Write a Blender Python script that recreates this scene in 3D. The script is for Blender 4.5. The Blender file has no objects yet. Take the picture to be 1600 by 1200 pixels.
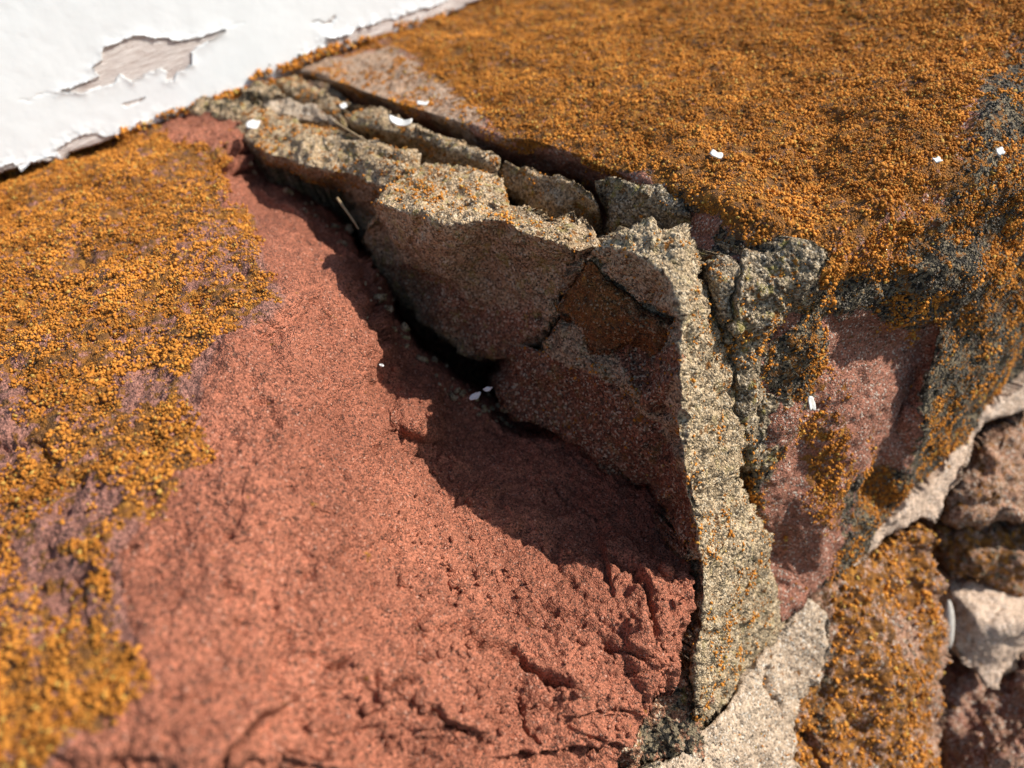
import bpy, math, random
import numpy as np
from mathutils import Matrix, Vector
from mathutils.geometry import delaunay_2d_cdt

# ------------------------------------------------------------------ camera, world, sun, exposure
S = 0.3                      # one authoring unit is 0.3 m
F = 1200.0                   # focal length in photo pixels (photo 1600 x 1200)
HC = 0.25                    # camera height above the sill top
AX = np.array([2350, -1512, 1200.]); AX /= np.linalg.norm(AX)      # camera-space direction of world +x (along the sill)
AZ = -np.array([300, 1418, 1200.]); AZ /= np.linalg.norm(AZ)       # world +z
AY = np.cross(AZ, AX)                                              # placeholder, fixed below
AY = np.array([-1114, -780, 1200.]); AY /= np.linalg.norm(AY)      # world +y (towards the building)
RW = np.array([AX, AY, AZ])
CAM = np.array([0, 0, HC])
scene = bpy.context.scene
SUN_DIR = np.array([0.66, -0.43, 0.615]); SUN_DIR /= np.linalg.norm(SUN_DIR)   # towards the sun
EXPOSURE = 0.47

cd = bpy.data.cameras.new("camera"); cam = bpy.data.objects.new("camera", cd)
scene.collection.objects.link(cam); scene.camera = cam
cd.sensor_width = 36.0; cd.lens = 36.0 * F / 1600.0
cd.clip_start = 0.005; cd.clip_end = 50
M = Matrix(((RW[0][0], -RW[0][1], -RW[0][2]), (RW[1][0], -RW[1][1], -RW[1][2]), (RW[2][0], -RW[2][1], -RW[2][2])))
cam.matrix_world = Matrix.Translation(Vector(CAM * S)) @ M.to_4x4()
cd.dof.use_dof = True
cd.dof.focus_distance = 0.50 * S
cd.dof.aperture_fstop = 15.0
APERTURE_MM = 1.9
cd.dof.aperture_fstop = cd.lens / APERTURE_MM

world = bpy.data.worlds.new("World"); scene.world = world; world.use_nodes = True
wn = world.node_tree.nodes; wl = world.node_tree.links
sky = wn.new("ShaderNodeTexSky"); sky.sky_type = 'NISHITA'; sky.sun_disc = False
sky.sun_elevation = math.asin(SUN_DIR[2]); sky.sun_rotation = math.atan2(SUN_DIR[0], SUN_DIR[1])
wl.new(sky.outputs[0], wn["Background"].inputs[0]); wn["Background"].inputs[1].default_value = 0.11
sd_ = bpy.data.lights.new("sun", 'SUN'); sd_.energy = 4.6; sd_.angle = math.radians(0.5); sd_.color = (1.0, 0.965, 0.91)
sun = bpy.data.objects.new("sun", sd_); scene.collection.objects.link(sun)
sun.rotation_euler = Vector(SUN_DIR).to_track_quat('Z', 'Y').to_euler(); sun.location = (0.5, -0.5, 1)
scene.view_settings.view_transform = 'Standard'; scene.view_settings.look = 'None'
scene.view_settings.exposure = EXPOSURE; scene.view_settings.gamma = 1

rng = np.random.default_rng(7)

# ------------------------------------------------------------------ helpers
def rays(px, py):
    c = np.stack([(px - 800) / F, (py - 600) / F, np.ones_like(px)], -1)
    return c @ RW.T
def tval(p):
    """p = (px, py, kind, value): distance factor along the pixel's ray; a bare (px, py, v) means height z = v"""
    if len(p) == 3: px, py, k, v = p[0], p[1], 'z', p[2]
    else: px, py, k, v = p
    d = rays(np.array(float(px)), np.array(float(py)))
    if k == 'z': return (v - HC) / d[2]
    if k == 'y': return v / d[1]
    if k == 'x': return v / d[0]
    return v
def pt(*p):
    d = rays(np.array(float(p[0])), np.array(float(p[1])))
    return CAM + d * tval(p)

def fillq(line):
    """polyline whose points may lack a depth: depth is interpolated between those that have one"""
    n = len(line); q = [None] * n
    s = [0.0]
    for i in range(1, n): s.append(s[-1] + math.hypot(line[i][0] - line[i-1][0], line[i][1] - line[i-1][1]))
    for i, p in enumerate(line):
        if len(p) > 2: q[i] = 1.0 / tval(p)
    known = [i for i in range(n) if q[i] is not None]
    return list(np.interp(s, [s[i] for i in known], [q[i] for i in known]))

def polysd(px, py, poly):
    """signed distance in px, positive inside"""
    P = np.array([(p[0], p[1]) for p in poly], float); Q = np.roll(P, -1, 0)
    best = np.full(px.shape, 1e9); ins = np.zeros(px.shape, bool)
    for a, b in zip(P, Q):
        e = b - a; L = e @ e + 1e-9
        u = np.clip(((px - a[0]) * e[0] + (py - a[1]) * e[1]) / L, 0, 1)
        d = (px - a[0] - u * e[0]) ** 2 + (py - a[1] - u * e[1]) ** 2
        best = np.minimum(best, d)
        c = ((a[1] > py) != (b[1] > py))
        if a[1] != b[1]:
            xi = a[0] + (py - a[1]) / (b[1] - a[1]) * e[0]
            ins ^= c & (px < xi)
    d = np.sqrt(best)
    return np.where(ins, d, -d)
def linesd(px, py, line):
    best = np.full(px.shape, 1e9)
    for a, b in zip(line[:-1], line[1:]):
        a = np.array(a[:2], float); b = np.array(b[:2], float); e = b - a; L = e @ e + 1e-9
        u = np.clip(((px - a[0]) * e[0] + (py - a[1]) * e[1]) / L, 0, 1)
        best = np.minimum(best, (px - a[0] - u * e[0]) ** 2 + (py - a[1] - u * e[1]) ** 2)
    return np.sqrt(best)

def _h(ix, iy, iz, seed):
    h = (ix * 374761393 + iy * 668265263 + iz * 1274126177 + seed * 974711) & 0xffffffff
    h = ((h ^ (h >> 13)) * 1103515245) & 0xffffffff
    h = ((h ^ (h >> 16)) * 2246822519) & 0xffffffff
    return ((h ^ (h >> 15)) & 0xffffff) / float(0xffffff)
def vnoise(P, seed=0):
    I = np.floor(P).astype(np.int64); f = P - I; f = f * f * f * (f * (f * 6 - 15) + 10)
    r = 0
    for dx in (0, 1):
        for dy in (0, 1):
            for dz in (0, 1):
                w = (f[..., 0] if dx else 1 - f[..., 0]) * (f[..., 1] if dy else 1 - f[..., 1]) * (f[..., 2] if dz else 1 - f[..., 2])
                r = r + w * _h(I[..., 0] + dx, I[..., 1] + dy, I[..., 2] + dz, seed)
    return r * 2 - 1
ROT = np.array([[.36, .48, -.8], [-.8, .6, 0], [.48, .64, .6]])
def fbm(P, sc, oct=4, seed=0, gain=.5):
    r = 0; a = 1; Q = P * sc
    for o in range(oct):
        r = r + a * vnoise(Q, seed + o); a *= gain; Q = (Q @ ROT) * 2.03 + 11.7
    return r
def ridged(P, sc, oct=3, seed=0):
    r = 0; a = 1; Q = P * sc
    for o in range(oct):
        r = r + a * (1 - 2 * np.abs(vnoise(Q, seed + o))); a *= .5; Q = (Q @ ROT) * 2.03 + 5.1
    return r
def worley(P, sc, seed=0):
    Q = P * sc; I = np.floor(Q).astype(np.int64); f = Q - I
    best = np.full(P.shape[:-1], 9.)
    for dx in (-1, 0, 1):
        for dy in (-1, 0, 1):
            for dz in (-1, 0, 1):
                jx, jy, jz = I[..., 0] + dx, I[..., 1] + dy, I[..., 2] + dz
                d = (dx + _h(jx, jy, jz, seed) - f[..., 0]) ** 2 + (dy + _h(jx, jy, jz, seed + 1) - f[..., 1]) ** 2 + (dz + _h(jx, jy, jz, seed + 2) - f[..., 2]) ** 2
                best = np.minimum(best, d)
    return np.sqrt(best)
def sstep(x, a, b):
    t = np.clip((x - a) / (b - a), 0, 1); return t * t * (3 - 2 * t)
def blur(a, m, s):
    if s <= 0: return a
    k = int(3 * s + 1); w = np.exp(-np.arange(-k, k + 1) ** 2 / (2 * s * s)); w /= w.sum()
    A = np.where(m, a, 0); B = m.astype(float)
    for ax in (0, 1):
        A = np.apply_along_axis(lambda v: np.convolve(v, w, 'same'), ax, A)
        B = np.apply_along_axis(lambda v: np.convolve(v, w, 'same'), ax, B)
    return np.where(m, A / np.maximum(B, 1e-6), a)

def new_mesh(name, V, Fq, mat, attrs=None, smooth=True, parent=None, origin=None):
    """V in authoring units, Fq = int array (n,3) or (n,4)"""
    me = bpy.data.meshes.new(name)
    V = np.asarray(V, float)
    o = np.zeros(3) if origin is None else np.asarray(origin, float)
    me.vertices.add(len(V)); me.vertices.foreach_set("co", ((V - o) * S).astype(np.float32).ravel())
    k = Fq.shape[1]
    me.loops.add(Fq.size); me.loops.foreach_set("vertex_index", Fq.astype(np.int32).ravel())
    me.polygons.add(len(Fq)); me.polygons.foreach_set("loop_start", (np.arange(len(Fq)) * k).astype(np.int32))
    me.update(calc_edges=True); me.validate()
    if smooth: me.polygons.foreach_set("use_smooth", np.ones(len(me.polygons), bool))
    if attrs:
        for nm, A in attrs.items():
            at = me.attributes.new(nm, 'FLOAT_COLOR', 'POINT')
            C = np.ones((len(V), 4), np.float32); C[:, :A.shape[1]] = A
            at.data.foreach_set("color", C.ravel())
    me.materials.append(mat)
    ob = bpy.data.objects.new(name, me); scene.collection.objects.link(ob)
    if parent is not None:
        ob.parent = parent; po = np.array(parent.location) / S
        ob.location = Vector((o - po) * S)
    else: ob.location = Vector(o * S)
    return ob
def tag(o, label, cat, group=None, kind=None):
    if label: o['label'] = label
    if cat: o['category'] = cat
    if group: o['group'] = group
    if kind: o['kind'] = kind
    return o

GRIDS = {}
def relief(name, outline, pts=(), lines=(), step=2.0, sigma=3.0, rnd=0.008, thick=0.08, push=(0.15, 0.45, -0.85),
           bumps=((18, .006, 4), (90, .0022, 3)), cell=None, cracks=(), edge_amp=3.0, edge_fr=.06, masks=None, mat=None,
           parent=None, hole=None, seed=1, extra=None, shrink=.12, cap=True, over=None):
    """a rock surface: traced outline and inner points, each with its own depth, rounded rim, side walls and a back"""
    oq = fillq(list(outline) + [outline[0]])[:-1]
    V2 = [Vector((p[0], p[1])) for p in outline]; Q = list(oq); E = [(i, (i + 1) % len(outline)) for i in range(len(outline))]
    for ln in lines:
        lq = fillq(ln); b = len(V2)
        for p, q in zip(ln, lq): V2.append(Vector((p[0], p[1]))); Q.append(q)
        E += [(b + i, b + i + 1) for i in range(len(ln) - 1)]
    for p in pts: V2.append(Vector((p[0], p[1]))); Q.append(1.0 / tval(p))
    vo, eo, fo, ov, oe, of = delaunay_2d_cdt(V2, E, [], 0, 1e-4)
    q_in = np.array(Q); vq = []
    for i, v in enumerate(vo):
        if ov[i]: vq.append(q_in[ov[i][0]])
        else:      # crossing of two constraint lines: nearest two inputs
            d = np.array([(v[0] - a[0]) ** 2 + (v[1] - a[1]) ** 2 for a in V2]); j = np.argsort(d)[:3]
            w = 1 / (d[j] + 1); vq.append(float((q_in[j] * w).sum() / w.sum()))
    xs = [p[0] for p in outline]; ys = [p[1] for p in outline]
    gx = np.arange(max(min(xs), -320) - step, min(max(xs), 1730) + step, step)
    gy = np.arange(max(min(ys), -230) - step, min(max(ys), 1330) + step, step)
    PX, PY = np.meshgrid(gx, gy)
    qg = np.full(PX.shape, np.nan)
    for f in fo:
        a, b, c = [np.array(vo[i]) for i in f[:3]]
        x0, x1 = min(a[0], b[0], c[0]), max(a[0], b[0], c[0]); y0, y1 = min(a[1], b[1], c[1]), max(a[1], b[1], c[1])
        i0, i1 = np.searchsorted(gx, [x0 - 1, x1 + 1]); j0, j1 = np.searchsorted(gy, [y0 - 1, y1 + 1])
        if i0 >= i1 or j0 >= j1: continue
        X = PX[j0:j1, i0:i1]; Y = PY[j0:j1, i0:i1]
        det = (b[0] - a[0]) * (c[1] - a[1]) - (c[0] - a[0]) * (b[1] - a[1])
        if abs(det) < 1e-6: continue
        u = ((X - a[0]) * (c[1] - a[1]) - (c[0] - a[0]) * (Y - a[1])) / det
        v = ((b[0] - a[0]) * (Y - a[1]) - (X - a[0]) * (b[1] - a[1])) / det
        ok = (u >= -1e-3) & (v >= -1e-3) & (u + v <= 1.001)
        val = vq[f[0]] * (1 - u - v) + vq[f[1]] * u + vq[f[2]] * v
        sub = qg[j0:j1, i0:i1]; sub[ok & np.isnan(sub)] = val[ok & np.isnan(sub)]
    sd = polysd(PX, PY, outline)
    if edge_amp:
        PP = np.stack([PX, PY, np.full(PX.shape, seed * 3.1)], -1)
        sd = sd + edge_amp * fbm(PP, edge_fr, 3, seed) * (sd < 40)
    m = (sd > 0) & ~np.isnan(qg)
    if hole is not None: m &= ~(hole(PX, PY))
    valid = ~np.isnan(qg); qg = np.where(valid, qg, 0)
    qg = blur(qg, valid, sigma / step)
    t = 1 / np.maximum(qg, .2)
    rr = rnd / np.maximum(t, .1) * F
    e = np.clip(1 - sd / np.maximum(rr, 1e-3), 0, 1)
    t = t + rnd * (1 - np.sqrt(np.maximum(1 - e * e, 0))) * 1.0
    if over is not None:      # a coat lying on another surface: follow that surface, standing off by a small thickness
        G = GRIDS[over[0]]; ii = np.clip((PX - G['gx'][0]) / G['st'], 0, len(G['gx']) - 1.01); jj = np.clip((PY - G['gy'][0]) / G['st'], 0, len(G['gy']) - 1.01)
        i0 = ii.astype(int); j0 = jj.astype(int); fu = ii - i0; fv = jj - j0; T = G['t']
        tb = T[j0, i0] * (1 - fu) * (1 - fv) + T[j0, i0 + 1] * fu * (1 - fv) + T[j0 + 1, i0] * (1 - fu) * fv + T[j0 + 1, i0 + 1] * fu * fv
        t = tb - over[1] + rnd * .6 * (1 - np.sqrt(np.maximum(1 - e * e, 0)))
    D = rays(PX, PY); P = CAM + D * t[..., None]
    P0 = P.copy()
    dn = np.zeros(PX.shape)
    for sc, amp, oc in bumps: dn += amp * fbm(P0, sc, oc, seed + int(sc))
    if cell: dn -= cell[1] * np.clip(worley(P0, cell[0], seed), 0, 1)
    jx, jy = (5 * fbm(P0, 130, 3, 5), 5 * fbm(P0, 130, 3, 9)) if len(cracks) else (0, 0)
    wv_ = (1 + .6 * fbm(P0, 70, 2, 77)) if len(cracks) else 1
    for cr in cracks:
        ln, w, dp = cr[:3]
        d = linesd(PX + jx, PY + jy, ln)
        wn_ = w * .8 * wv_
        dn -= dp * np.exp(-(d / np.maximum(wn_, .6)) ** 1.3)
        if len(cr) > 3:        # a flake ledge: the side above/left of the line stands higher
            side = cr[3]; lx, ly = ln[0][0], ln[0][1]; ex, ey = ln[-1][0] - lx, ln[-1][1] - ly; L = math.hypot(ex, ey)
            s = ((PX - lx) * ey - (PY - ly) * ex) / L * (1 if side > 0 else -1)
            dn += abs(side) * np.exp(-(d / (w * 7)) ** 2) * sstep(s, -2, 2)
    if extra is not None: dn += extra(PX, PY, P0)
    gu = np.gradient(P, axis=1); gv = np.gradient(P, axis=0)
    Nn = np.cross(gu, gv); Nn /= np.linalg.norm(Nn, axis=-1, keepdims=True) + 1e-12
    flip = (Nn * D).sum(-1) > 0; Nn[flip] *= -1
    # smooth the direction of displacement
    for c in range(3): Nn[..., c] = blur(Nn[..., c], valid, 5 / step)
    Nn /= np.linalg.norm(Nn, axis=-1, keepdims=True) + 1e-12
    P = P + Nn * dn[..., None]
    # mesh
    idx = np.full(m.shape, -1); 
    cell_ok = m[:-1, :-1] & m[1:, :-1] & m[:-1, 1:] & m[1:, 1:]
    used = np.zeros(m.shape, bool)
    used[:-1, :-1] |= cell_ok; used[1:, :-1] |= cell_ok; used[:-1, 1:] |= cell_ok; used[1:, 1:] |= cell_ok
    idx[used] = np.arange(used.sum())
    a, b, c, d = idx[:-1, :-1][cell_ok], idx[:-1, 1:][cell_ok], idx[1:, 1:][cell_ok], idx[1:, :-1][cell_ok]
    FQ = np.stack([d, c, b, a], -1)
    V = P[used]; NV = Nn[used]; px = PX[used]; py = PY[used]
    # side walls: boundary edges
    co = np.pad(cell_ok, 1)
    be = []
    up = cell_ok & ~co[:-2, 1:-1]; dnm = cell_ok & ~co[2:, 1:-1]; lf = cell_ok & ~co[1:-1, :-2]; rt = cell_ok & ~co[1:-1, 2:]
    be.append(np.stack([idx[:-1, :-1][up], idx[:-1, 1:][up]], -1)); be.append(np.stack([idx[1:, 1:][dnm], idx[1:, :-1][dnm]], -1))
    be.append(np.stack([idx[1:, :-1][lf], idx[:-1, :-1][lf]], -1)); be.append(np.stack([idx[:-1, 1:][rt], idx[1:, 1:][rt]], -1))
    be = np.concatenate(be); bv = np.unique(be); rm = np.full(len(V), -1); rm[bv] = np.arange(len(bv))
    pu = np.array(push, float); pu /= np.linalg.norm(pu); cen = V.mean(0)
    nb = len(bv); K = 9; VV = [V]; FF = [FQ]; prev = bv; SRC = [np.arange(len(V))]
    for k in range(1, K + 1):
        u = (k / K) ** 2.4
        ring = V[bv] + pu * thick * u + (cen - V[bv]) * (shrink * u)
        nz = np.stack([fbm(ring, 25, 2, s) for s in (31, 32, 33)], -1) * min(.006, thick * .1)
        ring = ring + nz
        base = len(V) + (k - 1) * nb; cur = base + np.arange(nb)
        FF.append(np.stack([prev[rm[be[:, 0]]], prev[rm[be[:, 1]]], cur[rm[be[:, 1]]], cur[rm[be[:, 0]]]], -1))
        VV.append(ring); prev = cur; SRC.append(bv)
    # back: fan as degenerate-free quads to a centre
    ci = len(V) + K * nb
    VV.append((VV[-1].mean(0) + pu * thick * .5)[None, :]); SRC.append(bv[:1])
    FT = np.stack([prev[rm[be[:, 0]]], prev[rm[be[:, 1]]], np.full(len(be), ci), np.full(len(be), ci)], -1)
    V_all = np.concatenate(VV); src = np.concatenate(SRC)
    FA = np.concatenate(FF); 
    mk = np.zeros((len(V), 3))
    if masks:
        for ch, specs in enumerate(masks):
            val = np.zeros(len(V))
            for sp in specs:
                if sp[0] is None: val[:] = sp[1]; continue
                poly, v, soft = sp[:3]; amp = sp[3] if len(sp) > 3 else soft
                wv = polysd(px, py, poly) + amp * (fbm(V, 22, 4, 50 + ch) )
                k_ = sstep(wv, -soft, soft); val = val * (1 - k_) + v * k_
            mk[:, ch] = val
    tri = FT[:, :3] if cap else FT[:0, :3]
    # write quads and tris together
    ob = new_mesh_mixed(name, V_all, FA, tri, mat, {'mask': mk[src]}, parent, cen)
    area = None
    GRIDS[name + str(seed)] = dict(V=V, N=NV, px=px, py=py, mk=mk, t=t, gx=gx, gy=gy, st=step)
    ob['grid'] = name + str(seed)
    return ob

def new_mesh_mixed(name, V, Fq, Ft, mat, attrs, parent, origin):
    me = bpy.data.meshes.new(name); o = np.asarray(origin, float)
    me.vertices.add(len(V)); me.vertices.foreach_set("co", ((V - o) * S).astype(np.float32).ravel())
    lv = np.concatenate([Fq.ravel(), Ft.ravel()]).astype(np.int32)
    ls = np.concatenate([np.arange(len(Fq)) * 4, len(Fq) * 4 + np.arange(len(Ft)) * 3]).astype(np.int32)
    me.loops.add(len(lv)); me.loops.foreach_set("vertex_index", lv)
    me.polygons.add(len(ls)); me.polygons.foreach_set("loop_start", ls)
    me.update(calc_edges=True)
    me.polygons.foreach_set("use_smooth", np.ones(len(ls), bool))
    for nm, A in attrs.items():
        at = me.attributes.new(nm, 'FLOAT_COLOR', 'POINT')
        C = np.ones((len(V), 4), np.float32); C[:, :A.shape[1]] = A
        at.data.foreach_set("color", C.ravel())
    me.materials.append(mat)
    ob = bpy.data.objects.new(name, me); scene.collection.objects.link(ob)
    if parent is not None:
        ob.parent = parent; ob.location = Vector(o * S) - parent.location
    else: ob.location = Vector(o * S)
    return ob

# ------------------------------------------------------------------ materials
class NT:
    def __init__(s, name):
        s.m = bpy.data.materials.new(name); s.m.use_nodes = True; s.t = s.m.node_tree; s.n = s.t.nodes
        s.b = s.n["Principled BSDF"]; s.co = s.n.new("ShaderNodeTexCoord").outputs["Object"]
    def l(s, a, b): s.t.links.new(a, b)
    def set(s, sock, v):
        if hasattr(v, 'is_output') or isinstance(v, bpy.types.NodeSocket): s.l(v, sock)
        elif isinstance(v, (tuple, list)) and len(v) == 3 and sock.type == 'RGBA': sock.default_value = (*v, 1)
        else: sock.default_value = v
    def noise(s, sc, det=3, rough=.55, dist=0):
        n = s.n.new("ShaderNodeTexNoise"); s.l(s.co, n.inputs["Vector"]); n.inputs["Scale"].default_value = sc
        n.inputs["Detail"].default_value = det; n.inputs["Roughness"].default_value = rough; n.inputs["Distortion"].default_value = dist
        return n.outputs["Fac"]
    def vor(s, sc, feat='F1', out="Distance", rand=1):
        n = s.n.new("ShaderNodeTexVoronoi"); n.feature = feat; s.l(s.co, n.inputs["Vector"]); n.inputs["Scale"].default_value = sc
        n.inputs["Randomness"].default_value = rand
        return n.outputs[out]
    def ramp(s, f, a, b, lo=0., hi=1.):
        n = s.n.new("ShaderNodeMapRange"); s.set(n.inputs[0], f)
        for i, v in zip((1, 2, 3, 4), (a, b, lo, hi)): n.inputs[i].default_value = v
        return n.outputs[0]
    def math(s, op, a, b=0., clamp=False):
        n = s.n.new("ShaderNodeMath"); n.operation = op; n.use_clamp = clamp; s.set(n.inputs[0], a); s.set(n.inputs[1], b); return n.outputs[0]
    def mix(s, f, a, b, mode='MIX'):
        n = s.n.new("ShaderNodeMix"); n.data_type = 'RGBA'; n.blend_type = mode; s.set(n.inputs[0], f); s.set(n.inputs[6], a); s.set(n.inputs[7], b); return n.outputs[2]
    def sep(s, c):
        n = s.n.new("ShaderNodeSeparateColor"); s.set(n.inputs[0], c); return n.outputs
    def attr(s, nm):
        n = s.n.new("ShaderNodeAttribute"); n.attribute_name = nm; return n.outputs["Color"]
    def bump(s, h, strength, dist, nrm=None):
        n = s.n.new("ShaderNodeBump"); s.set(n.inputs["Height"], h); n.inputs["Strength"].default_value = strength; n.inputs["Distance"].default_value = dist
        if nrm is not None: s.l(nrm, n.inputs["Normal"])
        return n.outputs[0]
    def done(s, col, nrm=None, rough=.9, spec=.25):
        s.set(s.b.inputs["Base Color"], col); s.set(s.b.inputs["Roughness"], rough); s.b.inputs["Specular IOR Level"].default_value = spec
        if nrm is not None: s.l(nrm, s.b.inputs["Normal"])
        return s.m

def rock(name, c1, c2, c3, pale=(.62, .55, .45), grain=2600, grain_amt=.55, lichen=((.33, .13, .022), (.13, .065, .028), (.46, .20, .035)),
         bump=.9, pale_amt=.12, dark_amt=.12, lich_fine=750, green=0):
    """mask.R orange lichen, mask.G black and grey crust, mask.B second stone colour (c3)"""
    k = NT(name); mk = k.sep(k.attr("mask")); R, G, B = mk[0], mk[1], mk[2]
    n1 = k.noise(45, 4, .6); n2 = k.noise(260, 4, .65); n3 = k.noise(1100, 3, .7)
    col = k.mix(k.ramp(n1, .35, .65), c1, c2)
    bb = k.math('ADD', B, k.ramp(n2, .2, .8, -.35, .35))
    col = k.mix(k.ramp(bb, .35, .65), col, c3)
    col = k.mix(k.ramp(n2, .3, .75, 0, .45), col, tuple(v * .55 for v in c1))
    # sand grains, each with its own tone
    vc = k.sep(k.vor(grain, 'F1', "Color")); 
    lum = k.ramp(vc[0], 0, 1, 1 - grain_amt, 1 + grain_amt)
    g = k.n.new("ShaderNodeCombineColor"); [k.l(lum, g.inputs[i]) for i in range(3)]
    col = k.mix(1.0, col, g.outputs[0], 'MULTIPLY')
    col = k.mix(k.ramp(vc[1], 1 - pale_amt, 1 - pale_amt + .02, 0, .75), col, pale)
    col = k.mix(k.ramp(vc[2], 1 - dark_amt, 1 - dark_amt + .02, 0, .7), col, (.035, .028, .022))
    if green: col = k.mix(k.ramp(k.noise(300, 4, .7), .55, .64, 0, green), col, (.36, .30, .06))
    # black and grey crust
    vk = k.sep(k.vor(1700, 'F1', "Color")); gg = k.math('ADD', G, k.ramp(k.noise(420, 4, .7), .3, .7, -.5, .5))
    crust = k.mix(k.ramp(vk[0], .45, .6), (.030, .026, .02), (.23, .18, .11))
    col = k.mix(k.ramp(gg, .42, .6), col, crust)
    # orange lichen, broken into grains
    vl = k.sep(k.vor(lich_fine, 'F1', "Color"))
    rr = k.math('ADD', R, k.math('ADD', k.ramp(k.noise(330, 4, .7), .3, .7, -.45, .45), k.ramp(vl[1], 0, 1, -.2, .2)))
    lc = k.mix(vl[0], lichen[0], lichen[1]); lc = k.mix(k.ramp(vl[2], .86, .9), lc, lichen[2])
    col = k.mix(k.ramp(rr, .5, .6), col, lc)
    h1 = k.math('ADD', k.math('MULTIPLY', k.vor(grain, 'F1'), -.6), k.math('MULTIPLY', n3, .45))
    h2 = k.math('ADD', h1, k.math('MULTIPLY', k.noise(430, 5, .75), 1.8))
    b1 = k.bump(h2, bump, .0009)
    return k.done(col, b1, .92, .2)

M_red = rock("red_sandstone", (.40, .135, .082), (.30, .10, .066), (.22, .10, .08), grain=3000, grain_amt=.45, pale=(.62, .36, .27), pale_amt=.08, dark_amt=.07)
M_top = rock("weathered_sandstone", (.25, .12, .085), (.33, .19, .13), (.42, .28, .19), grain=2600, grain_amt=.4)
M_mor = rock("sand_mortar", (.54, .375, .215), (.41, .275, .15), (.34, .15, .085), grain=2400, grain_amt=.6, pale=(.72, .58, .40), pale_amt=.18, dark_amt=.15, bump=.9, green=.45)
M_mor2 = rock("pale_mortar", (.54, .41, .285), (.43, .31, .21), (.38, .22, .13), grain=2400, grain_amt=.35, pale=(.66, .6, .5), bump=.7)
M_seam = rock("seam_mortar", (.66, .49, .36), (.55, .38, .26), (.42, .25, .16), grain=2400, grain_amt=.25, pale=(.74, .62, .5), pale_amt=.1, dark_amt=.06, bump=.6)
M_och = rock("ochre_mortar", (.26, .12, .035), (.22, .085, .03), (.30, .21, .12), grain=2600, grain_amt=.5, pale=(.45, .35, .2), pale_amt=.1)
M_wall = rock("wall_stone", (.46, .25, .155), (.35, .185, .11), (.36, .25, .15), grain=2200, grain_amt=.45)

def granule_mat():
    k = NT("lichen_granules"); a = k.sep(k.attr("tone"))
    c = k.mix(k.ramp(a[0], 0, 1), (.35, .122, .015), (.66, .262, .04))
    c = k.mix(k.ramp(a[1], .90, .95, 0, .8), c, (.5, .34, .08))
    c = k.mix(k.ramp(a[2], 0.45, .55), c, (.13, .11, .085))
    return k.done(c, k.bump(k.noise(2500, 3, .6), .6, .0004), .85, .2)
M_gran = granule_mat()

def wood_mat():
    k = NT("bare_wood")
    mp = k.n.new("ShaderNodeMapping"); k.l(k.co, mp.inputs[0]); mp.inputs["Scale"].default_value = (.06, 1, 1); mp.inputs["Rotation"].default_value = (0, math.radians(6), 0)
    k.co = mp.outputs[0]
    g = k.noise(2600, 4, .6); g2 = k.noise(180, 3, .5)
    c = k.mix(k.ramp(g, .35, .65), (.48, .39, .34), (.82, .76, .70)); c = k.mix(k.ramp(g2, .45, .7, 0, .5), c, (.28, .2, .17))
    return k.done(c, k.bump(g, .8, .0008), .8, .2)
M_wood = wood_mat()
def paint_mat():
    k = NT("white_paint"); n = k.noise(60, 4, .6)
    c = k.mix(k.ramp(n, .3, .7), (.73, .75, .74), (.69, .71, .70))
    sp = k.noise(380, 3, .6); c = k.mix(k.ramp(sp, .74, .80, 0, .6), c, (.35, .33, .3))
    mk = k.sep(k.attr("mask")); dirt = k.math('ADD', mk[0], k.ramp(k.noise(420, 4, .7), .3, .7, -.4, .4))
    c = k.mix(k.ramp(dirt, .5, .62), c, (.32, .2, .1))
    h = k.math('ADD', k.noise(90, 4, .6), k.math('MULTIPLY', k.noise(500, 3, .6), .25))
    return k.done(c, k.bump(h, .10, .0012), .45, .4)
M_paint = paint_mat()
def plain(name, c, c2, sc=400, rough=.7, b=.3):
    k = NT(name); n = k.noise(sc, 4, .6); return k.done(k.mix(k.ramp(n, .35, .65), c, c2), k.bump(n, b, .0006), rough, .3)
M_flake = plain("paint_flake", (.74, .73, .69), (.55, .52, .46))
M_straw = plain("dry_straw", (.42, .30, .16), (.30, .2, .1), 900)
M_peb = plain("white_pebble", (.52, .48, .42), (.40, .35, .29))

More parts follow.
